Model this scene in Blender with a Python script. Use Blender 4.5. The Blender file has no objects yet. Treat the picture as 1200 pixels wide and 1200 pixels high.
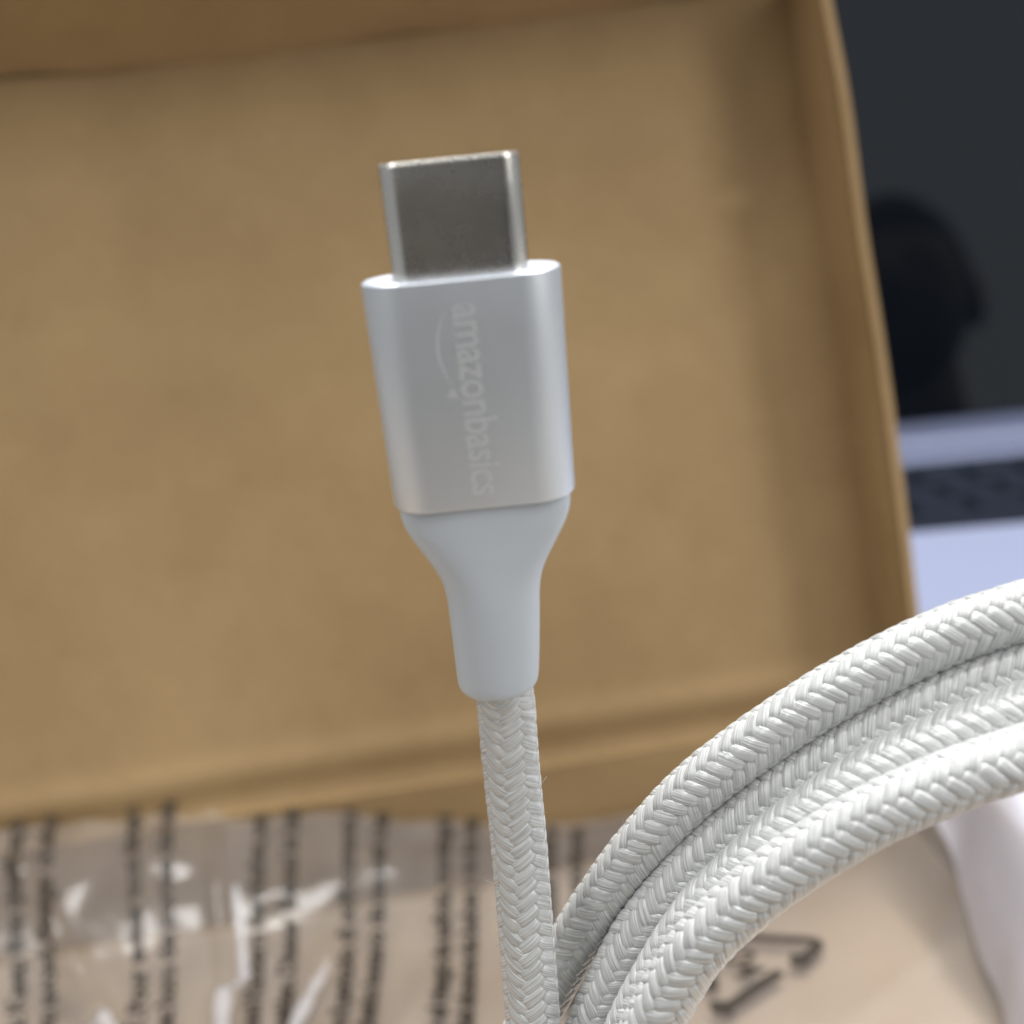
import bpy, bmesh, math, random
import numpy as np
from mathutils import Vector, Matrix, noise

random.seed(4)
rng = np.random.default_rng(4)
scene = bpy.context.scene
COL = scene.collection

# ------------------------------------------------------------------ camera
FPX = 1294.0                      # focal length in pixels of a 1200 px frame
PITCH, ROLL = math.radians(13.0), math.radians(7.85)
CAM = Vector((0.0, 0.0, 0.118))
Fw = Vector((0, math.cos(PITCH), -math.sin(PITCH)))
Up0 = Vector((0, math.sin(PITCH), math.cos(PITCH)))
R0 = Vector((1, 0, 0))
Rc = R0 * math.cos(ROLL) - Up0 * math.sin(ROLL)
Uc = R0 * math.sin(ROLL) + Up0 * math.cos(ROLL)
cd = bpy.data.cameras.new('camera')
cam = bpy.data.objects.new('camera', cd)
COL.objects.link(cam)
M = Matrix((Rc, Uc, -Fw)).transposed().to_4x4()
M.translation = CAM
cam.matrix_world = M
cd.sensor_width = 36.0
cd.lens = 36.0 * FPX / 1200.0
cd.clip_start, cd.clip_end = 0.005, 50.0
cd.dof.use_dof = True
cd.dof.focus_distance = 0.0815
cd.dof.aperture_fstop = 21.0
scene.camera = cam

# ------------------------------------------------------------------ light
w = bpy.data.worlds.new('World')
scene.world = w
w.use_nodes = True
bg = w.node_tree.nodes['Background']
bg.inputs['Color'].default_value = (0.88, 0.94, 1.0, 1)
bg.inputs['Strength'].default_value = 0.32


def lamp(name, loc, target, sx, sy, power, color):
    l = bpy.data.lights.new(name, 'AREA')
    l.shape = 'RECTANGLE'
    l.size, l.size_y = sx, sy
    l.energy = power
    l.color = color
    o = bpy.data.objects.new(name, l)
    COL.objects.link(o)
    o.location = loc
    o.rotation_euler = (Vector(target) - Vector(loc)).to_track_quat('-Z', 'Y').to_euler()
    return o


lamp('ceiling_lamp', (1.12, -0.68, 0.98), (0.0, 0.15, 0.05), 0.35, 1.2, 13.5, (1.0, 0.985, 0.96))
lamp('ceiling_lamp', (-0.85, -0.70, 1.35), (0.0, 0.15, 0.05), 0.35, 1.2, 7.5, (1.0, 0.985, 0.96))
lamp('ceiling_lamp', (0.25, 1.10, 1.9), (0.0, 0.15, 0.05), 1.3, 0.30, 62, (1.0, 0.99, 0.98))
lamp('ceiling_lamp', (0.10, -0.05, 1.70), (0.0, 0.15, 0.05), 1.2, 0.25, 15, (1.0, 0.99, 0.97))
scene.view_settings.view_transform = 'Standard'
scene.view_settings.look = 'None'
scene.view_settings.exposure = 0.0
scene.cycles.use_denoising = True
scene.cycles.transparent_max_bounces = 16


# ------------------------------------------------------------------ helpers
def P(px, py, d):
    """the place seen at a pixel of the 1200 px photograph, d metres deep"""
    return CAM + Rc * ((px - 600) / FPX * d) + Uc * ((600 - py) / FPX * d) + Fw * d


def ground(px, py, z):
    v = Rc * ((px - 600) / FPX) + Uc * ((600 - py) / FPX) + Fw
    t = (z - CAM.z) / v.z
    return CAM + v * t


def link(name, me, mat=None, parent=None, smooth=None, kind=None):
    o = bpy.data.objects.new(name, me)
    COL.objects.link(o)
    if mat is not None and not me.materials:
        me.materials.append(mat)
    if parent is not None:
        o.parent = parent
        if not parent.get('local'):
            o.matrix_parent_inverse = parent.matrix_basis.inverted()
    if smooth is not None:
        me.polygons.foreach_set('use_smooth', [True] * len(me.polygons))
        if smooth < 179:
            me.set_sharp_from_angle(angle=math.radians(smooth))
    if kind:
        o['kind'] = kind
    return o


def mesh(name, verts, faces):
    me = bpy.data.meshes.new(name)
    me.from_pydata([tuple(v) for v in verts], [], [tuple(f) for f in faces])
    me.validate()
    me.update()
    return me


def thing(name, label, cat, loc=(0, 0, 0), rotz=0.0, group=None):
    o = bpy.data.objects.new(name, None)
    o.empty_display_size = 0.01
    COL.objects.link(o)
    o.location = loc
    o.rotation_euler = (0, 0, rotz)
    o['label'] = label
    o['category'] = cat
    if group:
        o['group'] = group
    return o


def bm_mesh(name, bm):
    bmesh.ops.recalc_face_normals(bm, faces=bm.faces[:])
    me = bpy.data.meshes.new(name)
    bm.to_mesh(me)
    bm.free()
    return me


def box_mesh(name, lo, hi, bevel=0.0, seg=2):
    bm = bmesh.new()
    bmesh.ops.create_cube(bm, size=1.0)
    for v in bm.verts:
        v.co = Vector([lo[i] + (v.co[i] + 0.5) * (hi[i] - lo[i]) for i in range(3)])
    if bevel:
        bmesh.ops.bevel(bm, geom=bm.edges[:], offset=bevel, segments=seg, profile=0.5, affect='EDGES')
    return bm_mesh(name, bm)


def grid_shell(name, pts, thick, nrm_sign=1.0):
    """pts[j][i] is a grid of Vectors; gives a closed sheet of real thickness"""
    nj, ni = len(pts), len(pts[0])
    A = np.array([[tuple(p) for p in row] for row in pts])
    du = np.gradient(A, axis=1)
    dv = np.gradient(A, axis=0)
    n = np.cross(du, dv)
    n /= np.linalg.norm(n, axis=2, keepdims=True) + 1e-20
    B = A - n * thick * nrm_sign
    verts = np.concatenate([A.reshape(-1, 3), B.reshape(-1, 3)])
    k = nj * ni
    f = []
    for j in range(nj - 1):
        for i in range(ni - 1):
            a = j * ni + i
            q = (a, a + 1, a + ni + 1, a + ni)
            f.append(q)
            f.append(tuple(k + x for x in reversed(q)))
    rim = [i for i in range(ni)] + [j * ni + ni - 1 for j in range(1, nj)] + \
          [(nj - 1) * ni + i for i in range(ni - 2, -1, -1)] + [j * ni for j in range(nj - 2, 0, -1)]
    for a, b in zip(rim, rim[1:] + rim[:1]):
        f.append((b, a, k + a, k + b))
    return mesh(name, verts, f)


# ------------------------------------------------------------------ materials
class Mat:
    def __init__(self, name, **kw):
        self.m = bpy.data.materials.new(name)
        self.m.use_nodes = True
        self.nt = self.m.node_tree
        self.b = self.nt.nodes['Principled BSDF']
        self.out = self.nt.nodes['Material Output']
        for k, v in kw.items():
            self.set(k.replace('_', ' '), v)

    def set(self, k, v):
        if isinstance(v, tuple) and len(v) == 3:
            v = (*v, 1)
        self.b.inputs[k].default_value = v

    def n(self, t, **kw):
        x = self.nt.nodes.new(t)
        for k, v in kw.items():
            setattr(x, k, v)
        return x

    def l(self, a, b):
        self.nt.links.new(a, b)

    def noise(self, scale, detail=4, coord='Object', stretch=(1, 1, 1), rough=0.55):
        tc = self.n('ShaderNodeTexCoord')
        mp = self.n('ShaderNodeMapping')
        mp.inputs['Scale'].default_value = stretch
        nz = self.n('ShaderNodeTexNoise')
        nz.inputs['Scale'].default_value = scale
        nz.inputs['Detail'].default_value = detail
        nz.inputs['Roughness'].default_value = rough
        self.l(tc.outputs[coord], mp.inputs['Vector'])
        self.l(mp.outputs['Vector'], nz.inputs['Vector'])
        return nz.outputs['Fac']

    def ramp(self, fac, stops):
        r = self.n('ShaderNodeValToRGB')
        e = r.color_ramp.elements
        while len(e) < len(stops):
            e.new(0.5)
        for el, (p, c) in zip(e, stops):
            el.position = p
            el.color = (*c, 1)
        self.l(fac, r.inputs['Fac'])
        return r.outputs['Color']

    def bump(self, fac, dist, strength=1.0):
        b = self.n('ShaderNodeBump')
        b.inputs['Distance'].default_value = dist
        b.inputs['Strength'].default_value = strength
        self.l(fac, b.inputs['Height'])
        self.l(b.outputs['Normal'], self.b.inputs['Normal'])


mt = Mat('kraft_cardboard', Roughness=0.72, Specular_IOR_Level=0.3)
f1 = mt.noise(14, 6)
f2 = mt.noise(900, 3, stretch=(1, 0.25, 1))
mx = mt.n('ShaderNodeMix')
mx.data_type = 'FLOAT'
mx.inputs[0].default_value = 0.32
mt.l(f1, mx.inputs[2])
mt.l(f2, mx.inputs[3])
f3 = mt.noise(110, 5, rough=0.7)
mx2 = mt.n('ShaderNodeMix')
mx2.data_type = 'FLOAT'
mx2.inputs[0].default_value = 0.22
mt.l(mx.outputs[0], mx2.inputs[2])
mt.l(f3, mx2.inputs[3])
mt.l(mt.ramp(mx2.outputs[0], [(0.36, (0.290, 0.190, 0.090)), (0.64, (0.380, 0.262, 0.130))]), mt.b.inputs['Base Color'])
mt.bump(f2, 0.0002, 0.4)
KRAFT = mt.m

mt = Mat('raw_cardboard_edge', Roughness=0.85)
mt.l(mt.ramp(mt.noise(500, 3), [(0.3, (0.26, 0.165, 0.08)), (0.7, (0.40, 0.27, 0.14))]), mt.b.inputs['Base Color'])
EDGE = mt.m

mt = Mat('insert_card', Roughness=0.6)
mt.l(mt.ramp(mt.noise(30, 5), [(0.3, (0.46, 0.35, 0.245)), (0.7, (0.53, 0.41, 0.29))]), mt.b.inputs['Base Color'])
INSERT = mt.m

# thin clear film: mostly see-through, a little milky, glossy
def film(name, milk, rough, tint):
    mt = Mat(name)
    tr = mt.n('ShaderNodeBsdfTransparent')
    df = mt.n('ShaderNodeBsdfDiffuse')
    df.inputs['Color'].default_value = (*tint, 1)
    gl = mt.n('ShaderNodeBsdfGlossy')
    gl.inputs['Roughness'].default_value = rough
    fr = mt.n('ShaderNodeFresnel')
    fr.inputs['IOR'].default_value = 1.5
    nz = mt.noise(60, 4)
    ad = mt.n('ShaderNodeMath', operation='MULTIPLY_ADD', use_clamp=True)
    ad.inputs[1].default_value = 0.20
    ad.inputs[2].default_value = milk - 0.10
    mt.l(nz, ad.inputs[0])
    m1 = mt.n('ShaderNodeMixShader')
    mt.l(ad.outputs[0], m1.inputs[0])
    mt.l(tr.outputs[0], m1.inputs[1])
    mt.l(df.outputs[0], m1.inputs[2])
    m2 = mt.n('ShaderNodeMixShader')
    mt.l(fr.outputs[0], m2.inputs[0])
    mt.l(m1.outputs[0], m2.inputs[1])
    mt.l(gl.outputs[0], m2.inputs[2])
    mt.l(m2.outputs[0], mt.out.inputs['Surface'])
    return mt.m


FILM = film('clear_plastic_film', 0.16, 0.13, (0.78, 0.77, 0.78))
MILK = film('milky_plastic_film', 0.70, 0.30, (0.84, 0.84, 0.96))
INK = Mat('black_print', Base_Color=(0.048, 0.040, 0.032), Roughness=0.55).m

mt = Mat('anodised_aluminium', Base_Color=(0.70, 0.735, 0.77), Metallic=0.72, Roughness=0.45)
mt.bump(mt.noise(7000, 3, rough=0.7), 0.00003, 0.6)
mt.l(mt.ramp(mt.noise(260, 5, rough=0.65), [(0.3, (0.44, 0.44, 0.44)), (0.7, (0.48, 0.48, 0.48))]), mt.b.inputs['Roughness'])
ALU = mt.m
ALU_EDGE = Mat('polished_aluminium_edge', Base_Color=(0.78, 0.83, 0.93), Metallic=0.6, Roughness=0.35).m
PRINT = Mat('pale_etched_print', Base_Color=(0.76, 0.785, 0.81), Metallic=0.61, Roughness=0.52).m
mt = Mat('nickel_plating', Base_Color=(0.80, 0.765, 0.70), Metallic=1.0, Roughness=0.27)
mt.bump(mt.noise(2500, 3, stretch=(1, 1, 0.2)), 0.00002, 0.10)
mt.l(mt.ramp(mt.noise(420, 5, rough=0.7), [(0.3, (0.24, 0.24, 0.24)), (0.7, (0.30, 0.30, 0.30))]), mt.b.inputs['Roughness'])
NICKEL = mt.m
DARK = Mat('black_plastic', Base_Color=(0.015, 0.015, 0.016), Roughness=0.5).m
GOLD = Mat('contact_gold', Base_Color=(0.8, 0.55, 0.2), Metallic=1.0, Roughness=0.25).m
mt = Mat('soft_grey_plastic', Base_Color=(0.56, 0.61, 0.66), Roughness=0.48, Specular_IOR_Level=0.4)
mt.bump(mt.noise(4000, 2), 0.00002, 0.4)
RELIEF = mt.m

mt = Mat('nylon_yarn', Roughness=0.23, Specular_IOR_Level=0.85)
fib = mt.noise(1.0, 2, coord='UV', stretch=(0.5, 9, 1))
mt.l(mt.ramp(fib, [(0.30, (0.38, 0.385, 0.375)), (0.64, (0.70, 0.715, 0.71))]), mt.b.inputs['Base Color'])
mt.bump(fib, 0.00007, 1.0)
mt.set('Sheen Weight', 0.15)
YARN = mt.m
CORE = Mat('cable_core', Base_Color=(0.22, 0.20, 0.17), Roughness=0.8).m

LAPTOP = Mat('lavender_silver_aluminium', Base_Color=(0.245, 0.275, 0.40), Metallic=0.35, Roughness=0.5).m
WELL = Mat('keyboard_well', Base_Color=(0.006, 0.009, 0.014), Roughness=0.8, Specular_IOR_Level=0.0).m
KEY = Mat('black_key_plastic', Base_Color=(0.016, 0.019, 0.028), Roughness=0.7, Specular_IOR_Level=0.0).m
GLASS = Mat('dark_display_glass', Base_Color=(0.004, 0.006, 0.009), Roughness=0.03, IOR=1.74).m
mt = Mat('desk_laminate', Roughness=0.5)
mt.l(mt.ramp(mt.noise(20, 5), [(0.3, (0.30, 0.29, 0.28)), (0.7, (0.36, 0.35, 0.34))]), mt.b.inputs['Base Color'])
DESK = mt.m
HAIR = Mat('black_hair', Base_Color=(0.004, 0.004, 0.004), Roughness=0.8, Specular_IOR_Level=0.1).m
SKIN = Mat('skin', Base_Color=(0.018, 0.013, 0.011), Roughness=0.7, Specular_IOR_Level=0.1).m
CLOTH = Mat('dark_cloth', Base_Color=(0.02, 0.021, 0.025), Roughness=0.9).m

# ------------------------------------------------------------------ the desk
link('desk_surface', box_mesh('desk_surface', (-0.75, -0.12, -0.03), (0.95, 0.80, 0.0), 0.002), DESK, kind='structure')

# ------------------------------------------------------------------ the laptop
lap = thing('laptop', 'open silver laptop with black keys and a dark screen, behind the cardboard box', 'laptop',
            (0.093, 0.333, 0.0), math.radians(-10.6))


def lap_part(name, me, mat, parent=None, smooth=30):
    o = bpy.data.objects.new(name, me)
    COL.objects.link(o)
    if not me.materials:
        me.materials.append(mat)
    if smooth:
        me.polygons.foreach_set('use_smooth', [True] * len(me.polygons))
        me.set_sharp_from_angle(angle=math.radians(smooth))
    o.parent = parent or lap
    return o


KX0, KX1, KY0, KY1 = -0.052, 0.232, 0.002, 0.098       # keyboard well, laptop coordinates
bm = bmesh.new()
T = 0.018
xs = [-0.072, KX0, KX1, 0.252]
ys = [-0.112, KY0, KY1, 0.122]
gv = {}
for i, x in enumerate(xs):
    for j, y in enumerate(ys):
        gv[i, j] = bm.verts.new((x, y, T))
top = []
for i in range(3):
    for j in range(3):
        if (i, j) != (1, 1):
            top.append(bm.faces.new((gv[i, j], gv[i + 1, j], gv[i + 1, j + 1], gv[i, j + 1])))
outer = [gv[i, 0] for i in range(4)] + [gv[3, j] for j in range(1, 4)] + [gv[i, 3] for i in (2, 1, 0)] + [gv[0, j] for j in (2, 1)]
low = [bm.verts.new((v.co.x, v.co.y, 0.001)) for v in outer]
n = len(outer)
for a in range(n):
    b = (a + 1) % n
    bm.faces.new((outer[b], outer[a], low[a], low[b]))
bm.faces.new(low)
inner = [gv[1, 1], gv[2, 1], gv[2, 2], gv[1, 2]]
ilow = [bm.verts.new((v.co.x, v.co.y, T - 0.0012)) for v in inner]
for a in range(4):
    b = (a + 1) % 4
    bm.faces.new((inner[a], inner[b], ilow[b], ilow[a]))
edges = [e for e in bm.edges if all(v in outer for v in e.verts) and len(e.link_faces) == 2
         and any(abs(f.normal.z) < 0.5 for f in e.link_faces)]
bmesh.ops.bevel(bm, geom=edges, offset=0.0025, segments=3, profile=0.5, affect='EDGES')
lap_part('base_body', bm_mesh('base_body', bm), LAPTOP)
lap_part('keyboard_well', mesh('keyboard_well', [(KX0, KY0, T - 0.001), (KX1, KY0, T - 0.001), (KX1, KY1, T - 0.001), (KX0, KY1, T - 0.001)],
                               [(0, 1, 2, 3)]), WELL, smooth=None)


def key_mesh(wd, dp):
    bm = bmesh.new()
    n = 6
    rings = []
    for (ins, z) in ((0.0, 0.0), (0.0, 0.0010), (0.0007, 0.0014)):
        r = 0.0022 - ins * 0.5
        ring = []
        for cx, cy, a0 in ((1, 1, 0), (-1, 1, 90), (-1, -1, 180), (1, -1, 270)):
            for k in range(4):
                a = math.radians(a0 + 30 * k)
                ring.append(bm.verts.new((cx * (wd / 2 - ins - r) + r * math.cos(a), cy * (dp / 2 - ins - r) + r * math.sin(a), z)))
        rings.append(ring)
    for r1, r2 in zip(rings, rings[1:]):
        m = len(r1)
        for a in range(m):
            b = (a + 1) % m
            bm.faces.new((r1[a], r1[b], r2[b], r2[a]))
    c = bm.verts.new((0, 0, 0.0011))                       # dished top
    m = len(rings[-1])
    for a in range(m):
        bm.faces.new((rings[-1][a], rings[-1][(a + 1) % m], c))
    return bm_mesh('key', bm)


KM = key_mesh(0.0158, 0.0158)
KM.materials.append(KEY)
WIDE = key_mesh(0.0345, 0.0158)
WIDE.materials.append(KEY)
SPACE = key_mesh(0.0915, 0.0158)
SPACE.materials.append(KEY)
for r in range(5):
    y = KY0 + 0.0098 + r * 0.019
    x = KX0 + 0.0105 + (0.0, 0.0, 0.0, 0.0, 0.0)[r]
    off = (0, 0.0095, 0.0048, 0.0, 0.0)[r]
    k = 0
    cols = []
    if r == 0:
        cols = [(x + c * 0.019, KM) for c in range(4)] + [(x + 5.97 * 0.019, SPACE)] + [(x + c * 0.019, KM) for c in range(9, 14)]
        cols = cols[:4] + [(x + 6.0 * 0.019, SPACE)] + cols[5:]
    else:
        cols = [(x + off + c * 0.019, KM) for c in range(14)]
        if off:
            cols = cols[:-1]
    for cx, me in cols:
        o = lap_part('key', me, KEY, smooth=30)
        o.location = (cx, y, T - 0.001)

bm = bmesh.new()
bmesh.ops.create_cone(bm, cap_ends=True, segments=16, radius1=0.0045, radius2=0.0045, depth=0.24)
for v in bm.verts:
    v.co = Vector((0.09 + v.co.z, 0.1205 + v.co.y, T + 0.001 + v.co.x))
lap_part('hinge', bm_mesh('hinge', bm), LAPTOP)
REC = math.radians(15.0)
sx = Vector((1, 0, 0)); sy = Vector((0, math.sin(REC), math.cos(REC))); sz = Vector((0, -math.cos(REC), math.sin(REC)))
SO = Vector((0.09, 0.1245, T + 0.004))
SM = Matrix((sx, sy, sz)).transposed().to_4x4()
SM.translation = SO
me = box_mesh('screen_lid', (-0.162, 0.0, -0.006), (0.162, 0.218, 0.0), 0.0015)
me.transform(SM)
lid = lap_part('screen_lid', me, LAPTOP)
me = box_mesh('display', (-0.1595, 0.0075, 0.0003), (0.1595, 0.2155, 0.0012), 0.0003, 1)
me.transform(SM)
lap_part('display', me, GLASS)

# ------------------------------------------------------------------ the person mirrored in the screen
def skin_body(name, nodes, edges, mat, parent, sub=2):
    me = bpy.data.meshes.new(name)
    me.from_pydata([n[0] for n in nodes], edges, [])
    o = bpy.data.objects.new(name, me)
    COL.objects.link(o)
    sk = o.modifiers.new('skin', 'SKIN')
    for i, n in enumerate(nodes):
        me.skin_vertices[0].data[i].radius = n[1]
    me.skin_vertices[0].data[0].use_root = True
    sb = o.modifiers.new('sub', 'SUBSURF')
    sb.levels = sb.render_levels = sub
    dg = bpy.context.evaluated_depsgraph_get()
    m2 = bpy.data.meshes.new_from_object(o.evaluated_get(dg))
    bpy.data.objects.remove(o)
    m2.name = name
    m2.materials.clear()
    return link(name, m2, mat, parent, smooth=180)


def screen_mirror(px, py, dist):
    m = lap.matrix_basis
    o = m @ SO
    n_ = (m.to_3x3() @ sz).normalized()
    v = (Rc * ((px - 600) / FPX) + Uc * ((600 - py) / FPX) + Fw).normalized()
    t = (o - CAM).dot(n_) / v.dot(n_)
    r_ = v - n_ * 2 * v.dot(n_)
    return CAM + v * t + r_ * dist


HX, HY, HZ = screen_mirror(1050, 362, 0.86)
print('HEAD', HX, HY, HZ)
# the phone that takes the picture: its back faces the scene
ph = thing('phone', 'dark phone taking the picture, held close in front of the cable', 'phone')
me = box_mesh('phone_body', (-0.055, -0.126, 0.0025), (0.0125, 0.0125, 0.0098), 0.003, 3)
PM = Matrix((Rc, Uc, -Fw)).transposed().to_4x4()
PM.translation = CAM
me.transform(PM)
PHONE = Mat('grey_phone_back', Base_Color=(0.07, 0.072, 0.071), Roughness=0.45).m
link('phone_body', me, PHONE, ph, smooth=40)

man = thing('person', 'person with short black hair in dark clothes, mirrored in the laptop screen', 'person', (HX - 0.06, HY - 0.10, 0.0))
V = lambda x, y, z: (HX + x, HY + y, HZ + z)
nodes = [(V(-0.05, -0.10, -0.55), (0.17, 0.12)), (V(-0.04, -0.09, -0.40), (0.15, 0.11)), (V(-0.02, -0.05, -0.24), (0.15, 0.10)),
         (V(0, -0.02, -0.15), (0.06, 0.055)),
         (V(0.15, -0.04, -0.21), (0.065, 0.065)), (V(0.22, 0.02, -0.42), (0.048, 0.048)), (V(0.12, 0.16, -0.46), (0.036, 0.036)),
         (V(-0.19, -0.04, -0.21), (0.065, 0.065)), (V(-0.28, 0.02, -0.42), (0.048, 0.048)), (V(-0.20, 0.14, -0.43), (0.036, 0.036))]
skin_body('shirt', nodes, [(0, 1), (1, 2), (2, 3), (2, 4), (4, 5), (5, 6), (2, 7), (7, 8), (8, 9)], CLOTH, man)


def head_shape(x, y, z):
    """unit sphere to a head: jaw narrows below, face to +y"""
    zz = z
    w_ = 0.078 * (1.0 - 0.28 * max(0, -zz) ** 1.5)
    d_ = 0.096 * (1.0 - 0.15 * max(0, -zz))
    nose = 0.020 * math.exp(-((x / 0.16) ** 2)) * math.exp(-(((zz + 0.12) / 0.20) ** 2)) * (y > 0.5)
    brow = 0.004 * math.exp(-(((zz - 0.12) / 0.1) ** 2)) * (y > 0.4)
    sock = -0.006 * math.exp(-(((abs(x) - 0.38) / 0.16) ** 2)) * math.exp(-(((zz - 0.02) / 0.1) ** 2)) * (y > 0.4)
    return (x * w_, y * d_ + nose + brow + sock + 0.012 * max(0, -zz), zz * 0.118)


bm = bmesh.new()
bmesh.ops.create_uvsphere(bm, u_segments=48, v_segments=32, radius=1.0)
for v in bm.verts:
    v.co = Vector(V(*head_shape(*v.co)))
bmesh.ops.create_cone(bm, cap_ends=True, segments=24, radius1=0.062, radius2=0.054, depth=0.14,
                      matrix=Matrix.Translation(V(0, -0.02, -0.13)))
for s in (-1, 1):
    g = bmesh.ops.create_uvsphere(bm, u_segments=14, v_segments=10, radius=1.0)
    for v in g['verts']:
        v.co = Vector(V(s * 0.080 + v.co.x * 0.013, -0.005 + v.co.y * 0.019, -0.005 + v.co.z * 0.034))
link('head', bm_mesh('head', bm), SKIN, man, smooth=180)
bm = bmesh.new()
bmesh.ops.create_uvsphere(bm, u_segments=48, v_segments=32, radius=1.0)
for v in bm.verts:
    x, y, z = v.co
    hx, hy, hz = head_shape(x, y, z)
    cover = min(1.0, max(0.0, (z - 0.35 + 0.55 * (y < 0.25) + 0.25 * max(0, -y)) * 4))
    k = 0.93 + 0.17 * cover + 0.02 * noise.noise(Vector((x, y, z)) * 6)
    v.co = Vector(V(hx * k, hy * k, hz * k + 0.004))
link('hair', bm_mesh('hair', bm), HAIR, man, smooth=180)

# ------------------------------------------------------------------ the cardboard box
HINGE_Y, HINGE_Z = 0.194, 0.024
LEAN = math.radians(11.8)
XL, XR = -0.185, 0.0676
LH, FLAP = 0.1393, 0.0165
YAW = math.radians(2.6)
BOXM = Matrix.Translation((0, HINGE_Y, 0)) @ Matrix.Rotation(YAW, 4, 'Z') @ Matrix.Translation((0, -HINGE_Y, 0))
BOXI = BOXM.inverted()


def bground(px, py, z):
    return BOXI @ ground(px, py, z)


carton = thing('cardboard_box', 'shallow brown cardboard mailer box with its lid open and leaning back', 'box', (0, 0, 0))
carton.matrix_basis = BOXM
carton['local'] = 1
lu = Vector((0, math.sin(LEAN), math.cos(LEAN)))        # up the lid
ln = Vector((0, -math.cos(LEAN), math.sin(LEAN)))       # out of its inner face
LO = Vector((0, HINGE_Y, HINGE_Z))


def lidp(x, s, h=0.0):
    return LO + Vector((x, 0, 0)) + lu * s + ln * h


def sm(a, b, x):
    t = min(1, max(0, (x - a) / (b - a)))
    return t * t * (3 - 2 * t)


def lid_relief(x, s):
    h = 0.0
    h += 0.0012 * noise.noise(Vector((x * 14, s * 14, 3)))
    h += 0.0005 * noise.noise(Vector((x * 50, s * 50, 8)))
    h += 0.0009 * sm(XR - 0.018, XR - 0.004, x) - 0.0010 * sm(XR - 0.0035, XR, x)                  # panel curls up to its side crease
    h += 0.0010 * math.exp(-((s - 0.0085) / 0.0022) ** 2)             # scored ridge above the hinge
    h -= 0.0008 * math.exp(-((s - 0.003) / 0.0018) ** 2)
    h += 0.0011 * math.exp(-((x - 0.0525) / 0.0030) ** 2 - ((s - 0.100) / 0.003) ** 2)
    h -= 0.0006 * math.exp(-((x - 0.0515) / 0.002) ** 2 - ((s - 0.104) / 0.002) ** 2)
    h += 0.0009 * sm(0.0535, 0.0575, x) * sm(0.105, 0.098, s)            # faint upright dent
    h += 0.0030 * sm(-0.062, -0.080, x)                               # panel bows forward far left
    return h


NX, NS = 110, 80
pts = [[lidp(XL + (XR - XL) * i / NX, -0.001 + (LH + 0.001) * j / NS, lid_relief(XL + (XR - XL) * i / NX, LH * j / NS)) for i in range(NX + 1)] for j in range(NS + 1)]
link('lid_panel', grid_shell('lid_panel', pts, 0.0022), KRAFT, carton, smooth=40)

# right side flap of the lid, standing out of the panel
pts = []
for j in range(61):
    s = 0.002 + (LH - 0.003) * j / 60
    row = []
    for i in range(15):
        h = -0.002 + (FLAP + 0.002) * i / 14
        wob = 0.0005 * (i / 14) * math.sin(math.pi * min(1, max(0, (s - 0.02) / 0.10))) + 0.0005 * noise.noise(Vector((s * 30, h * 60, 1))) + 0.0012 * math.exp(-(((h - FLAP * 0.8) / 0.002) ** 2)) * 0.35
        row.append(lidp(XR + 0.0006 + wob - 0.0006 * (i / 14) * sm(0.10, 0.14, s), s, h + 0.0016 + 0.0007 * noise.noise(Vector((s * 40, 4, 2))) * (i / 14)))
    pts.append(row)
link('lid_side_flap', grid_shell('lid_side_flap', pts, 0.0015, -1), KRAFT, carton, smooth=40)
pts = [[lidp(XL - 0.0016, 0.002 + (LH - 0.003) * j / 20, 0.002 + FLAP * i / 6) for i in range(7)] for j in range(21)]
link('lid_side_flap', grid_shell('lid_side_flap', pts, 0.0022, 1), KRAFT, carton, smooth=40)
# front flap folded out of the lid's top edge, a little wider than the panel
pts = []
for j in range(16):
    h = -0.003 + (FLAP + 0.010) * j / 15
    pts.append([lidp(XL - 0.004 + (XR + 0.0095 - XL + 0.004) * i / 80, LH - 0.0002 + max(0, h) * 0.38 + 0.0007 * noise.noise(Vector((i * 0.12, h * 50, 6))) + 0.0006 * (j / 15),
                     h) for i in range(81)])
link('lid_front_flap', grid_shell('lid_front_flap', pts, 0.0022, 1), KRAFT, carton, smooth=40)
# tray
TY0, TY1, TZ = 0.02, HINGE_Y - 0.0005, 0.0243
link('tray_floor', box_mesh('tray_floor', (XL, TY0, 0.0005), (XR, TY1 - 0.001, 0.0028), 0.0004, 1), KRAFT, carton)


def wall(x0, y0, x1, y1):
    d = Vector((x1 - x0, y1 - y0, 0))
    nn = Vector((-d.y, d.x, 0)).normalized()
    pts = []
    for j in range(9):
        z = 0.0030 + (TZ - 0.0030) * j / 8
        pts.append([Vector((x0, y0, z)) + d * (i / 50) + nn * (0.0008 * noise.noise(Vector((i * 0.15, z * 60, x0 * 50)))) for i in range(51)])
    link('tray_wall', grid_shell('tray_wall', pts, 0.0022), KRAFT, carton, smooth=40)


wall(XR + 0.0022, HINGE_Y - 0.0006, XL - 0.0022, HINGE_Y - 0.0006)
wall(XR, TY0, XR, TY1 - 0.004)
wall(XL, TY1 - 0.004, XL, TY0)
wall(XL - 0.0022, TY0 - 0.0003, XR + 0.0022, TY0 - 0.0003)

# ------------------------------------------------------------------ the printed plastic bag lying in the tray
bag = thing('plastic_bag', 'clear crumpled plastic bag printed with rows of black text, lying in the box tray', 'bag', (0, 0, 0))
bag.matrix_basis = BOXM
bag['local'] = 1
BZ = 0.0105
CREASES = []          # (ax, ay, bx, by, height, width)


def crease(p0, p1, h, wd):
    a, b = bground(*p0, BZ + 0.001), bground(*p1, BZ + 0.001)
    CREASES.append((a.x, a.y, b.x, b.y, h, wd))


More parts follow.
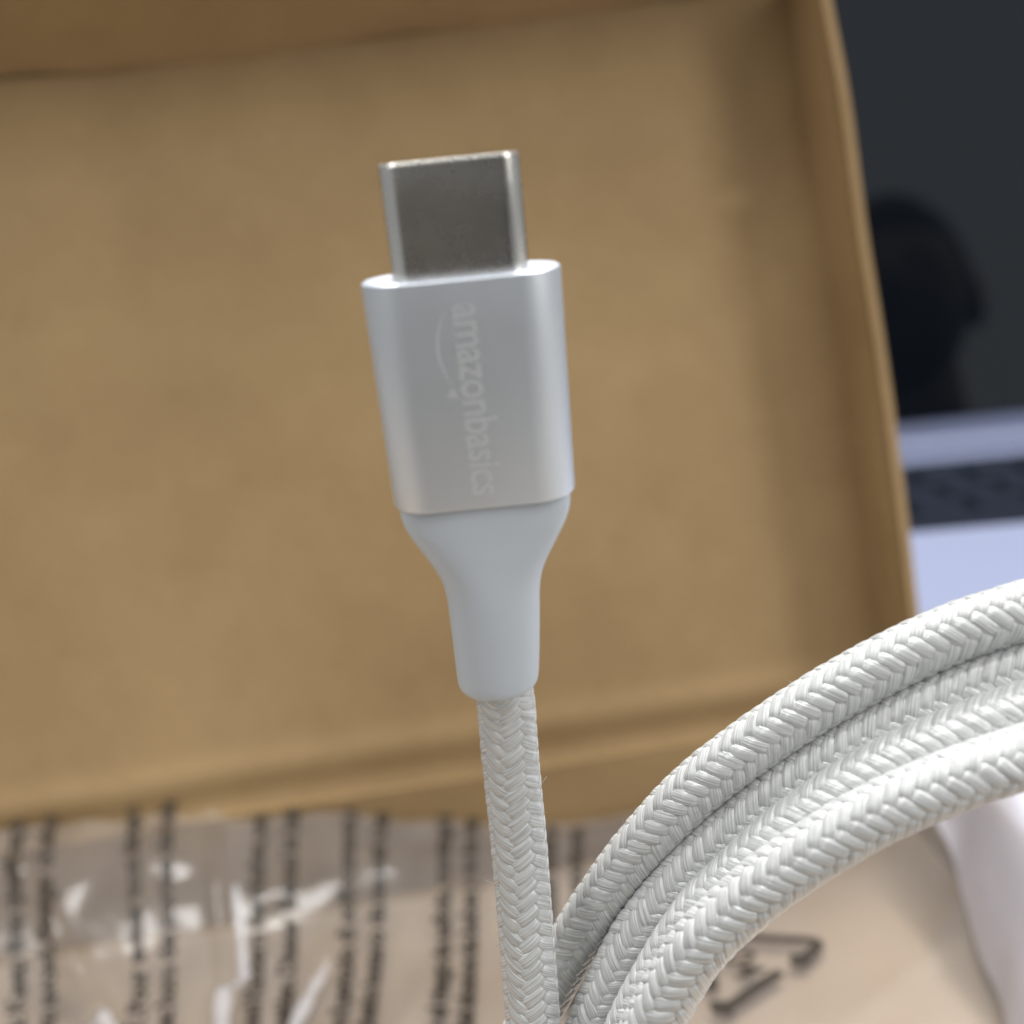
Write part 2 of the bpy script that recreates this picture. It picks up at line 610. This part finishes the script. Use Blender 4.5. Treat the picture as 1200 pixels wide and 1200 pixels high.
crease((268, 1005), (262, 1260), 0.0022, 0.0011)
crease((50, 1112), (95, 1160), 0.0026, 0.0016)
crease((95, 1160), (150, 1225), 0.0026, 0.0016)
crease((385, 1110), (335, 1215), 0.0018, 0.0010)
crease((-40, 990), (88, 988), 0.0028, 0.0016)
crease((120, 958), (150, 962), 0.0022, 0.0020)
crease((-60, 1090), (45, 1110), 0.0018, 0.0016)
crease((1000, 1190), (1130, 1080), 0.0007, 0.0030)
crease((440, 1240), (520, 1120), 0.0005, 0.0030)


def film_z(x, y):
    z = BZ
    z += 0.0010 * noise.noise(Vector((x * 22, y * 22, 0))) + 0.0004 * noise.noise(Vector((x * 70, y * 70, 5)))
    back = sm(0.158, 0.182, y)
    z += back * (0.0014 * noise.noise(Vector((x * 60, y * 130, 11))) + 0.0005 * noise.noise(Vector((x * 160, y * 200, 15))) + 0.0020)
    lft = sm(-0.02, -0.07, x)
    z += lft * 0.0011 * noise.noise(Vector((x * 55 + y * 30, y * 60, 21)))
    for ax, ay, bx, by, h, wd in CREASES:
        dx, dy = bx - ax, by - ay
        L2 = dx * dx + dy * dy
        t = ((x - ax) * dx + (y - ay) * dy) / L2
        tc = min(1, max(0, t))
        ex = math.hypot(x - ax - dx * tc, y - ay - dy * tc)
        if ex < wd * 5:
            z += h * math.exp(-(ex / wd) ** 1.5) * (0.75 + 0.25 * math.sin(3.14 * tc))
    up = sm(0.02, -0.095, x)
    z += (0.0005 + 0.0165 * up) * sm(0.160 - 0.012 * up, 0.1915, y)   # left part climbs the rear wall
    z += 0.0150 * sm(0.046, 0.0690, x) ** 1.6                       # rises over the right tray wall
    return z


BX0, BX1, BY0, BY1 = -0.150, 0.0650, 0.070, 0.1915
NXb, NYb = 330, 190
pts = []
for j in range(NYb + 1):
    row = []
    for i in range(NXb + 1):
        x = BX0 + (BX1 - BX0) * i / NXb
        y1 = BY1 - 0.0020 + 0.0018 * noise.noise(Vector((x * 45, 2, 9))) + 0.0008 * noise.noise(Vector((x * 200, 1, 3)))
        y = BY0 + (y1 - BY0) * j / NYb
        row.append(Vector((x, y, film_z(x, y))))
    pts.append(row)
A = [v for r in pts for v in r]
F = [(j * (NXb + 1) + i, j * (NXb + 1) + i + 1, (j + 1) * (NXb + 1) + i + 1, (j + 1) * (NXb + 1) + i) for j in range(NYb) for i in range(NXb)]
link('front_film', mesh('front_film', A, F), FILM, bag, smooth=180)
# milky gathered side of the bag, folded up against and over the right tray wall
A, F = [], []
NU, NV = 60, 120
for j in range(NV + 1):
    v = j / NV
    y = 0.085 + 0.107 * v
    xin = 0.0425 + 0.0262 * v + 0.0012 * noise.noise(Vector((v * 9, 0, 2)))
    for i in range(NU + 1):
        u = i / NU
        x = xin + (0.118 - xin) * u
        base = film_z(min(x, 0.062), min(y, 0.18)) + 0.0006
        rise = 0.0245 * sm(-0.06, 0.13, u)
        fold = (0.0024 * math.sin(u * 24 + v * 5 + 2 * noise.noise(Vector((u * 3, v * 3, 1)))) * sm(0.02, 0.3, u)
                + 0.0030 * noise.noise(Vector((u * 5, v * 4, 7))) + 0.0016 * noise.noise(Vector((u * 14, v * 9, 17)))) * sm(0, 0.25, u)
        A.append((x, y, max(base, BZ + 0.0005 + rise * 1.0 if u > 0.0 else base) + fold + 0.001 * u))
for j in range(NV):
    for i in range(NU):
        a = j * (NU + 1) + i
        F.append((a, a + 1, a + NU + 2, a + NU + 1))
link('gathered_side', mesh('gathered_side', A, F), MILK, bag, smooth=180)
# raised film folds; their white colour stands in for the film's highlight streaks
HIGHLIGHT = film('highlight_white_film', 0.50, 0.20, (0.88, 0.88, 0.93))
for path_, r0 in ((((271, 1012), (268, 1060), (264, 1110), (262, 1160), (259, 1215), (257, 1260)), 0.0014),
                  (((50, 1112), (66, 1134), (92, 1158), (118, 1184), (150, 1230)), 0.0013), (((385, 1122), (370, 1150), (354, 1180), (335, 1225)), 0.0010)):
    pp = []
    for a_, b_ in path_:
        z_ = BZ
        for _ in range(6):
            g_ = bground(a_, b_, z_)
            z_ = film_z(g_.x, g_.y)
        pp.append(g_)
    cv = []
    for a_, b_ in zip(pp, pp[1:]):
        for k in range(10):
            cv.append(a_.lerp(b_, k / 10))
    cv.append(pp[-1])
    A, F = [], []
    m_ = len(cv)
    for i, c_ in enumerate(cv):
        t_ = (cv[min(i + 1, m_ - 1)] - cv[max(i - 1, 0)]).normalized()
        sd = Vector((-t_.y, t_.x, 0))
        u = i / (m_ - 1)
        rr = r0 * (0.10 + 0.90 * math.sin(math.pi * (0.03 + 0.80 * u)) ** 0.8) * (1 + 0.5 * noise.noise(Vector((c_.x * 260, c_.y * 260, 3))))
        z0 = film_z(c_.x, c_.y) + 0.0004
        for k in range(9):
            a_ = math.pi * k / 8
            A.append((c_.x + sd.x * rr * math.cos(a_), c_.y + sd.y * rr * math.cos(a_), z0 + rr * 0.55 * math.sin(a_) - 0.0003))
    for i in range(m_ - 1):
        for k in range(8):
            q_ = i * 9 + k
            F.append((q_, q_ + 1, q_ + 10, q_ + 9))
    link('highlight_fold', mesh('highlight_fold', A, F), HIGHLIGHT, bag, smooth=180)
card = thing('card_insert', 'tan card sheet under the printed plastic bag in the tray', 'card', (0, 0, 0))
card.matrix_basis = BOXM
card['local'] = 1
link('sheet', box_mesh('sheet', (XL + 0.004, TY0 + 0.004, 0.0040), (XR - 0.004, 0.1795, 0.0089), 0.0004, 1), INSERT, card)


# --- print on the bag
def text_mesh(body, size, align='LEFT', bold=0.0, spacing=1.0, word=1.0):
    c = bpy.data.curves.new('txt', 'FONT')
    c.body = body
    c.size = size
    c.align_x = align
    c.offset = bold
    c.space_character = spacing
    c.space_word = word
    c.resolution_u = 3
    o = bpy.data.objects.new('txt', c)
    COL.objects.link(o)
    dg = bpy.context.evaluated_depsgraph_get()
    me = bpy.data.meshes.new_from_object(o.evaluated_get(dg))
    bpy.data.objects.remove(o)
    bpy.data.curves.remove(c)
    return me


LINES = ['WARNING: Keep this plastic bag away from babies and children', 'to avoid danger of suffocation. This bag is not a toy.',
         'AVERTISSEMENT : Pour eviter tout danger de suffocation, tenir', 'ce sac hors de portee des bebes et des enfants.',
         'WARNUNG: Von Babys und Kindern fernhalten, um Erstickungs-', 'gefahr zu vermeiden. Dieser Beutel ist kein Spielzeug.',
         'ATTENZIONE: Per evitare il pericolo di soffocamento, tenere', 'questo sacchetto lontano da neonati e bambini.',
         'ADVERTENCIA: Para evitar el riesgo de asfixia, mantenga esta', 'bolsa lejos del alcance de bebes y de los ninos.',
         'WAARSCHUWING: Houd deze plastic zak buiten bereik van', 'kinderen om verstikkingsgevaar te voorkomen.']
# foot of each printed row (near the bottom of the picture) and where it starts
rows = [((28, 1190), (68, 955)), ((62, 1190), (108, 955)), ((165, 1190), (188, 965)), ((197, 1190), (232, 970)),
        ((297, 1190), (330, 975)), ((333, 1190), (366, 975)), ((400, 1190), (426, 985)), ((432, 1190), (461, 985)),
        ((514, 1190), (529, 985)), ((546, 1190), (559, 985)), ((640, 1190), (648, 985)), ((672, 1190), (679, 985))]
bmt = bmesh.new()


def lay_print(me, fn):
    k = len(bmt.verts)
    tmp = bmesh.new()
    tmp.from_mesh(me)
    # cut long faces so that the print follows the film
    bmesh.ops.triangulate(tmp, faces=tmp.faces[:])
    bmesh.ops.subdivide_edges(tmp, edges=[e for e in tmp.edges if e.calc_length() > 0.0009], cuts=1)
    vs = []
    for v in tmp.verts:
        x, y = fn(v.co.x, v.co.y)
        vs.append(bmt.verts.new((x, y, film_z(x, y) + 0.00018)))
    tmp.verts.index_update()
    for f in tmp.faces:
        try:
            bmt.faces.new([vs[v.index] for v in f.verts])
        except ValueError:
            pass
    tmp.free()


for (pb, ptop), body in zip(rows, LINES):
    a = bground(*pb, BZ)
    b = bground(*ptop, BZ)
    size = 0.0041
    me = text_mesh(body + '  ' + body, size, bold=0.00016, spacing=0.94, word=0.85)
    # reads away from the camera: text x runs along +y, letter tops to the left
    xm = a.x
    d = (b - a).normalized()
    px = Vector((-d.y, d.x, 0))
    far = b.y
    L = max(v.co.x for v in me.vertices)
    lay_print(me, lambda tx, ty: (b.x + d.x * (tx - L) + px.x * (ty - 0.0011), b.y + d.y * (tx - L) + px.y * (ty - 0.0011)))
    bpy.data.meshes.remove(me)
link('warning_text', bm_mesh('warning_text', bmt), INK, bag)

# --- recycling triangle printed on the bag
bmt = bmesh.new()
corner = [bground(972, 1104, BZ), bground(838, 1192, BZ), bground(828, 1098, BZ)]
tri = [Vector((c.x, c.y)) for c in corner]


def rounded(tri, r, n=7):
    out = []
    for i in range(3):
        p, a, b = tri[i], tri[i - 1], tri[(i + 1) % 3]
        u, v = (a - p).normalized(), (b - p).normalized()
        p0, p1 = p + u * r, p + v * r
        for k in range(n):
            t = k / (n - 1)
            out.append(p0 * (1 - t) ** 2 + p * 2 * t * (1 - t) + p1 * t * t)
    return out


cen = sum(tri, Vector((0, 0))) / 3
path = rounded(tri, 0.0042)
dense = []
for a, b in zip(path, path[1:] + path[:1]):
    m = max(1, int((b - a).length / 0.0004))
    for k in range(m):
        dense.append(a + (b - a) * k / m)
n = len(dense)
hw = 0.00090
gap_at = [int(n * q) for q in (0.20, 0.50, 0.76)]
prev = None
for i in range(n + 1):
    p = dense[i % n]
    t = (dense[(i + 1) % n] - dense[i - 1 if i else n - 1]).normalized()
    nn = Vector((-t.y, t.x))
    dgap = min(abs(i - g) for g in gap_at)
    if dgap <= 2:
        prev = None
        continue
    before = min((g - i) for g in gap_at if g >= i) if any(g >= i for g in gap_at) else 99
    wd = hw
    if 2 < before < 9:
        wd = hw * (0.3 + 0.32 * (before - 2))              # arrow head
    pr = [bmt.verts.new((q.x, q.y, film_z(q.x, q.y) + 0.00018)) for q in (p - nn * wd, p + nn * wd)]
    if prev:
        bmt.faces.new((prev[0], prev[1], pr[1], pr[0]))
    prev = pr
me = text_mesh('04', 0.0068, 'CENTER', bold=0.00012)
ax = (Vector((tri[0].x, tri[0].y)) - (tri[1] + tri[2]) / 2).normalized()
ay = Vector((-ax.y, ax.x))
lay_print(me, lambda tx, ty: tuple(cen - ax * 0.001 - ax * (ty - 0.0024) * -1.0 + ay * tx * -1.0))
bpy.data.meshes.remove(me)
link('recycling_mark', bm_mesh('recycling_mark', bmt), INK, bag)

# ------------------------------------------------------------------ the cable
MM = 0.001
root_at = P(593, 830, 0.0772)
cable = thing('charging_cable', 'silver charging cable with metal plug and coiled white braided cord before the box', 'cable', root_at)
# connector frame: z up the plug, x across, y towards the back
c_top = P(539.5, 319, 0.0672)
c_bot = P(567.8, 580.5, 0.0722)
cz = (c_top - c_bot).normalized()
xd = (Rc * math.cos(math.radians(5.2)) + Uc * math.sin(math.radians(5.2)))
cx = (xd - cz * xd.dot(cz)).normalized()
cy = cz.cross(cx)
CM = Matrix((cx, cy, cz)).transposed().to_4x4()
CM.translation = c_top
HLEN = (c_top - c_bot).length


def stadium(a, b, n=14, p=1.0):
    """outline of half width a, half depth b with round ends"""
    out = []
    f = a - b
    for k in range(n + 1):
        t = -math.pi / 2 + math.pi * k / n
        out.append((f + b * math.cos(t), b * math.sin(t)))
    for k in range(n + 1):
        t = math.pi / 2 + math.pi * k / n
        out.append((-f + b * math.cos(t), b * math.sin(t)))
    return out


def loft(name, secs, mat, cap0=True, cap1=True, smooth=35, parent=None):
    """secs: list of (outline, z)"""
    bm = bmesh.new()
    rings = [[bm.verts.new((x, y, z)) for x, y in o] for o, z in secs]
    m = len(rings[0])
    for r1, r2 in zip(rings, rings[1:]):
        for a in range(m):
            b = (a + 1) % m
            bm.faces.new((r1[a], r1[b], r2[b], r2[a]))
    if cap0:
        bm.faces.new(rings[0][::-1])
    if cap1:
        bm.faces.new(rings[-1])
    bmesh.ops.remove_doubles(bm, verts=bm.verts[:], dist=1e-7)
    me = bm_mesh(name, bm)
    me.transform(CM)
    return link(name, me, mat, parent or cable, smooth=smooth)


# housing
A0, B0 = 6.12 * MM, 2.65 * MM
A1 = 5.95 * MM
hs = []
for t in (0.0, 0.5, 1.0):
    hs.append((stadium(A1 + (A0 - A1) * t, B0), -HLEN + 0.25 * MM + (HLEN - 0.5 * MM) * t))
hs = [(stadium(A1 - 0.5 * MM, B0 - 0.5 * MM), -HLEN + 0.0002), (stadium(A1 - 0.22 * MM, B0 - 0.22 * MM), -HLEN), (stadium(A1 - 0.06 * MM, B0 - 0.06 * MM), -HLEN + 0.05 * MM)] + hs + \
     [(stadium(A0 - 0.05 * MM, B0 - 0.05 * MM), -0.1 * MM)]
housing = loft('plug_housing', hs, ALU, cap0=True, cap1=False, smooth=35)
rim = [(stadium(A0 - 0.05 * MM, B0 - 0.05 * MM), -0.1 * MM), (stadium(A0 - 0.2 * MM, B0 - 0.2 * MM), 0.0), (stadium(4.4 * MM, 1.45 * MM), -0.02 * MM)]
loft('housing_rim', rim, ALU_EDGE, cap0=False, cap1=True, smooth=60)
# plug
pa, pb = 4.17 * MM, 1.30 * MM
PL = 6.65 * MM


def soft(a, b, rr, n=8):
    """rounded rectangle outline with corner radius rr"""
    out = []
    for sx_, sy_, a0 in ((1, -1, -90), (1, 1, 0), (-1, 1, 90), (-1, -1, 180)):
        for k in range(n + 1):
            t = math.radians(a0 + 90 * k / n)
            out.append((sx_ * (a - rr) + rr * math.cos(t), sy_ * (b - rr) + rr * math.sin(t)))
    return out


def plug_outline(a, b):
    r = b * 0.94
    return soft(a, b, r, 10)


secs = [(plug_outline(pa, pb), -0.05 * MM), (plug_outline(pa, pb), PL - 0.16 * MM), (plug_outline(pa - 0.03 * MM, pb - 0.03 * MM), PL - 0.06 * MM),
        (plug_outline(pa - 0.09 * MM, pb - 0.09 * MM), PL), (plug_outline(pa - 0.30 * MM, pb - 0.30 * MM), PL - 0.02 * MM),
        (plug_outline(pa - 0.36 * MM, pb - 0.36 * MM), PL - 0.2 * MM), (plug_outline(pa - 0.36 * MM, pb - 0.36 * MM), PL - 5.5 * MM)]
loft('plug_shell', secs, NICKEL, cap0=False, cap1=False, smooth=35)
shell_in = [(plug_outline(pa - 0.37 * MM, pb - 0.37 * MM), PL - 5.4 * MM), (plug_outline(pa - 0.37 * MM, pb - 0.37 * MM), PL - 5.0 * MM)]
loft('socket_floor', shell_in, DARK, smooth=35)
for s in (-1, 1):
    bx = [(soft(pa - 0.7 * MM, 0.10 * MM, 0.05 * MM, 2), PL - 5.0 * MM), (soft(pa - 0.7 * MM, 0.10 * MM, 0.05 * MM, 2), PL - 0.6 * MM)]
    bx = [([(x, y + s * 0.62 * MM) for x, y in o], z) for o, z in bx]
    loft('contact_tongue', bx, DARK, smooth=35)

# strain relief
prof = [(0.30, 11.2, 4.7, 0.9), (-0.05, 11.2, 4.7, 0.9), (-0.7, 11.15, 4.7, 0.9), (-1.3, 10.9, 4.75, 0.92), (-2.0, 10.3, 4.8, 0.95), (-2.7, 9.55, 4.85, 0.97), (-3.4, 8.8, 4.95, 1), (-4.1, 8.05, 5.0, 1), (-4.8, 7.35, 5.1, 1),
        (-5.5, 6.82, 5.2, 1), (-6.2, 6.48, 5.3, 1), (-7.2, 6.25, 5.4, 1), (-9, 6.1, 5.45, 1), (-11, 5.92, 5.45, 1), (-12.9, 5.72, 5.4, 1), (-13.5, 5.6, 5.3, 1), (-13.85, 5.3, 5.05, 1), (-14.05, 4.75, 4.6, 1), (-14.08, 4.1, 4.0, 1)]


def smooth_prof(pr, n=90):
    ts = np.array([p[0] for p in pr])[::-1]
    out = []
    for t in np.linspace(pr[0][0], pr[-1][0], n):
        out.append((t, np.interp(t, ts, [p[1] for p in pr][::-1]), np.interp(t, ts, [p[2] for p in pr][::-1])))
    a = np.array(out)
    for _ in range(3):
        a[2:-8, 1:] = (a[1:-9, 1:] + a[2:-8, 1:] * 2 + a[3:-7, 1:]) / 4
    return a


def superell(a, b, n=56):
    e = 2.0 + 1.2 * min(1.0, max(0.0, (a / b - 1.15)))
    out = []
    for k in range(n):
        t = 2 * math.pi * k / n
        c, s = math.cos(t), math.sin(t)
        out.append((a * math.copysign(abs(c) ** (2 / e), c), b * math.copysign(abs(s) ** (2 / e), s)))
    return out


# the relief leans a little towards its cord
secs = []
for t, wd, dp in smooth_prof(prof):
    o = superell(wd / 2 * MM, dp / 2 * MM)
    bend = -0.00004 * (t / 14.0) ** 2
    secs.append(([(x + 0.10 * MM * (t / 14) ** 2 * -4.5, y + bend) for x, y in o], -HLEN + t * MM))
loft('strain_relief', secs[::-1], RELIEF, smooth=50)

# wordmark: reads down the housing, letter tops to the right
yf = -B0 - 0.012 * MM
me = text_mesh('amazonbasics', 2.35 * MM, bold=0.05 * MM, spacing=0.94)
L = max(v.co.x for v in me.vertices)
hgt = max(v.co.y for v in me.vertices)
k = 12.1 * MM / L
ky = 2.02 * MM / hgt
bm = bmesh.new()
bm.from_mesh(me)
bpy.data.meshes.remove(me)
for v in bm.verts:
    v.co = Vector((v.co.y * ky - 0.62 * MM, yf, -1.45 * MM - v.co.x * k))
# curved arrow under the first six letters
q0, q1 = 0.3 * MM, 5.3 * MM
prev = None
for i in range(31):
    t = i / 30
    along = q0 + (q1 - q0) * t
    dip = 0.35 * MM + 0.80 * MM * (1 - (2 * t - 0.95) ** 2)
    th = 0.20 * MM * (0.25 + math.sin(math.pi * min(1, t * 0.9 + 0.08)))
    pr = [bm.verts.new((-0.62 * MM - dip - th / 2, yf, -1.45 * MM - along)), bm.verts.new((-0.62 * MM - dip + th / 2, yf, -1.45 * MM - along))]
    if prev:
        bm.faces.new((prev[0], prev[1], pr[1], pr[0]))
    prev = pr
tip = (-0.62 * MM - 0.22 * MM, -1.45 * MM - 5.75 * MM)
a3 = [bm.verts.new((tip[0], yf, tip[1])), bm.verts.new((tip[0] - 0.25 * MM, yf, tip[1] + 0.95 * MM)), bm.verts.new((tip[0] - 0.50 * MM, yf, tip[1] + 0.55 * MM)),
      bm.verts.new((tip[0] - 0.78 * MM, yf, tip[1] + 0.15 * MM))]
bm.faces.new(a3)
me = bpy.data.meshes.new('wordmark')
bm.to_mesh(me)
bm.free()
me.transform(CM)
link('wordmark', me, PRINT, housing)


# --- braided cord
RAD = 2.03 * MM            # outside radius
PER = 1.07 * MM            # rise between neighbouring plaits
THK = 0.25 * MM
AMP = 0.120 * MM
RM = RAD - THK / 2 - AMP * 0.6
KK = (math.pi / 4) / PER
YW = PER * math.sin(math.atan(RM * KK)) * 1.24
STEP = PER / 10


def catmull(pts, per=60):
    p = np.array([tuple(q) for q in pts])
    p = np.vstack([2 * p[0] - p[1], p, 2 * p[-1] - p[-2]])
    out = []
    for i in range(1, len(p) - 2):
        t = np.linspace(0, 1, per, endpoint=False)[:, None]
        a, b, c, d = p[i - 1], p[i], p[i + 1], p[i + 2]
        out.append(0.5 * ((2 * b) + (c - a) * t + (2 * a - 5 * b + 4 * c - d) * t ** 2 + (3 * b - a - 3 * c + d) * t ** 3))
    out.append(p[-2][None])
    return np.vstack(out)


def resample(p, step):
    for _ in range(120):                                   # relax the traced points into a stiff cord
        p[1:-1] = p[1:-1] * 0.5 + (p[:-2] + p[2:]) * 0.25
    d = np.concatenate([[0], np.cumsum(np.linalg.norm(np.diff(p, axis=0), axis=1))])
    n = int(d[-1] / step)
    s = np.linspace(0, d[-1], n + 1)
    return np.stack([np.interp(s, d, p[:, k]) for k in range(3)], 1), s


def frames(c, ref):
    t = np.gradient(c, axis=0)
    t /= np.linalg.norm(t, axis=1, keepdims=True)
    n = np.zeros_like(c)
    v = np.array(ref, float)
    for i in range(len(c)):
        v = v - t[i] * v.dot(t[i])
        v /= np.linalg.norm(v)
        n[i] = v
    return t, n, np.cross(t, n)


NC = 10


def yarn_mesh(c, s, fr, hand, idx, seed):
    t, n, b = fr
    lr = np.random.default_rng(seed)
    wob = np.interp(s, np.linspace(0, s[-1], 60), lr.normal(0, 0.045, 60))
    if hand > 0:
        phi = 2 * math.pi * idx / 8 + KK * s
        th = 2 * math.pi * (2 * idx + 2 * s / PER - 0.5) / 4
        h = np.cos(th)
    else:
        phi = 2 * math.pi * idx / 8 - KK * s
        th = 2 * math.pi * (2 * idx - 2 * s / PER - 0.5) / 4
        h = -np.cos(th)
    h = np.tanh(2.6 * h) / math.tanh(2.6)
    phi = phi + wob * 0.5
    r = RM + AMP * h + np.interp(s, np.linspace(0, s[-1], 90), lr.normal(0, 0.012, 90)) * MM
    N = n * np.cos(phi)[:, None] + b * np.sin(phi)[:, None]
    ctr = c + N * r[:, None]
    T = np.gradient(ctr, axis=0)
    T /= np.linalg.norm(T, axis=1, keepdims=True)
    B = np.cross(T, N)
    B /= np.linalg.norm(B, axis=1, keepdims=True)
    N2 = np.cross(B, T)
    a = 2 * np.pi * np.arange(NC) / NC
    ca, sa = np.cos(a), np.sin(a)
    hwid = YW / 2 * (0.99 + 0.01 * h) * (1 + wob)
    hth = THK / 2
    x = ca[None, :] * hwid[:, None]
    yv = np.sign(sa)[None, :] * np.abs(sa)[None, :] ** 0.62 * hth - x ** 2 / (2 * RM) * 0.75
    V_ = ctr[:, None, :] + B[:, None, :] * x[:, :, None] + N2[:, None, :] * yv[:, :, None]
    m = len(c)
    verts = V_.reshape(-1, 3)
    i0 = (np.arange(m - 1) * NC)[:, None]
    k0 = np.arange(NC)[None, :]
    k1 = (np.arange(NC) + 1)[None, :] % NC
    q = np.stack([i0 + k0, i0 + k1, i0 + NC + k1, i0 + NC + k0], 2).reshape(-1, 4)
    me = bpy.data.meshes.new('yarn')
    me.vertices.add(len(verts))
    me.vertices.foreach_set('co', verts.astype(np.float32).ravel())
    me.loops.add(q.size)
    me.loops.foreach_set('vertex_index', q.astype(np.int32).ravel())
    me.polygons.add(len(q))
    me.polygons.foreach_set('loop_start', (np.arange(len(q)) * 4).astype(np.int32))
    me.polygons.foreach_set('use_smooth', np.ones(len(q), bool))
    uv = me.uv_layers.new(name='UVMap')
    su = (s / PER)[:, None] + 0 * a[None, :]
    vv = 0.5 + 0.5 * ca[None, :] + 0 * s[:, None] + idx * 1.37 + (3.1 if hand > 0 else 0) + seed * 0.77
    U = np.stack([su, vv], 2).reshape(-1, 2)
    uv.data.foreach_set('uv', U[q.ravel()].astype(np.float32).ravel())
    me.update(calc_edges=True)
    return me


def tube_mesh(name, c, fr, rad, n=14, every=6):
    t, nn, b = fr
    ids = list(range(0, len(c), every))
    vs, f = [], []
    for i in ids:
        for k in range(n):
            a = 2 * math.pi * k / n
            vs.append(c[i] + (nn[i] * math.cos(a) + b[i] * math.sin(a)) * rad)
    for r in range(len(ids) - 1):
        for k in range(n):
            f.append((r * n + k, r * n + (k + 1) % n, (r + 1) * n + (k + 1) % n, (r + 1) * n + k))
    f.append(tuple(range(n))[::-1])
    f.append(tuple((len(ids) - 1) * n + k for k in range(n)))
    return mesh(name, vs, f)


def braid(pix, seed, label=None, twist=0.0):
    pts = [P(*p) for p in pix]
    c, s = resample(catmull(pts), STEP)
    ref = Fw * -math.cos(twist) + Rc * math.sin(twist)
    fr = frames(c, ref)
    core = link('braided_cord', tube_mesh('braided_cord', c, fr, RM - AMP - 0.02 * MM), CORE, cable, smooth=180)
    if label:
        core['label'] = label
    for hand in (1, -1):
        for i in range(8):
            link('yarn', yarn_mesh(c, s, fr, hand, i, seed * 40 + i + (20 if hand > 0 else 0)), YARN, core)
    return core


D = 0.001
braid([(588, 790, .0762), (593, 826, .0774), (596.5, 871, .0783), (600, 910, .0792), (609, 1000, .0806), (621, 1150, .0822), (625, 1205, .0828), (628, 1260, .0834), (629, 1330, .084)],
      1, 'straight upright cord leaving the plug', 0.30)
braid([(1400, 672, .0735), (1300, 686, .0740), (1211, 712, .0748), (1112, 744, .0758), (1015, 790, .0770), (918, 848, .0786), (820, 920, .0808), (763, 979, .0828), (724, 1027, .0846),
       (676, 1098, .0868), (637, 1170, .0884), (605, 1240, .0895), (580, 1310, .0905)], 2, 'outermost bend of the coiled cord', 0.2)
braid([(1400, 729, .0738), (1300, 747, .0745), (1210, 776, .0753), (1112, 813, .0763), (1015, 861, .0776), (917, 924, .0793), (822, 1004, .0815), (763, 1075, .0828), (736, 1116, .0835),
       (692, 1209, .0848), (665, 1290, .0858), (650, 1340, .0864)], 3, 'second bend of the coiled cord from outside', 1.1)
braid([(1400, 786, .0714), (1300, 803, .0722), (1210, 831, .0729), (1112, 867, .0739), (1015, 913, .0751), (918, 979, .0767), (871, 1022, .0776), (823, 1069, .0785), (782, 1130, .0795),
       (742, 1205, .0806), (712, 1290, .0816), (700, 1340, .082)], 4, 'third bend of the coiled cord from outside', 2.0)
braid([(1400, 840, .0692), (1300, 857, .0698), (1206, 885, .0704), (1106, 919, .0712), (1012, 962, .0722), (918, 1021, .0736), (871, 1058, .0745), (824, 1103, .0754), (796, 1143, .0761),
       (757, 1215, .0771), (728, 1290, .0780), (715, 1340, .0785)], 5, 'innermost bend of the coiled cord', 0.75)

# loose hairs on the braid
fr_v, fr_f = [], []
lr = np.random.default_rng(9)
for core in [o for o in cable.children if o.name.startswith('braided_cord')]:
    ys = [o for o in core.children]
    for _ in range(110):
        me = ys[lr.integers(len(ys))].data
        v = me.vertices[int(lr.integers(NC * 4, len(me.vertices) - NC * 4))]
        p = v.co.copy()
        q = me.vertices[v.index - NC].co
        tdir = (p - q).normalized() * (1 if lr.random() < 0.5 else -1)
        d = (tdir + v.normal * lr.uniform(0.15, 0.9) + Vector(lr.normal(0, 0.25, 3))).normalized()
        ln_ = lr.uniform(0.35, 1.0) * MM
        prev = None
        side = d.orthogonal().normalized() * 0.010 * MM
        up_ = d.cross(side).normalized() * 0.010 * MM
        bendv = Vector(lr.normal(0, 0.35, 3))
        for k in range(4):
            t = k / 3
            c_ = p + d * (ln_ * t) + bendv * (ln_ * t * t * 0.5)
            b0 = len(fr_v)
            fr_v += [c_ + side, c_ - side * 0.5 + up_, c_ - side * 0.5 - up_]
            if prev is not None:
                for m_ in range(3):
                    fr_f.append((prev + m_, prev + (m_ + 1) % 3, b0 + (m_ + 1) % 3, b0 + m_))
            prev = b0
link('loose_fibre', mesh('loose_fibre', fr_v, fr_f), YARN, cable, smooth=180, kind='stuff')
bpy.context.view_layer.update()
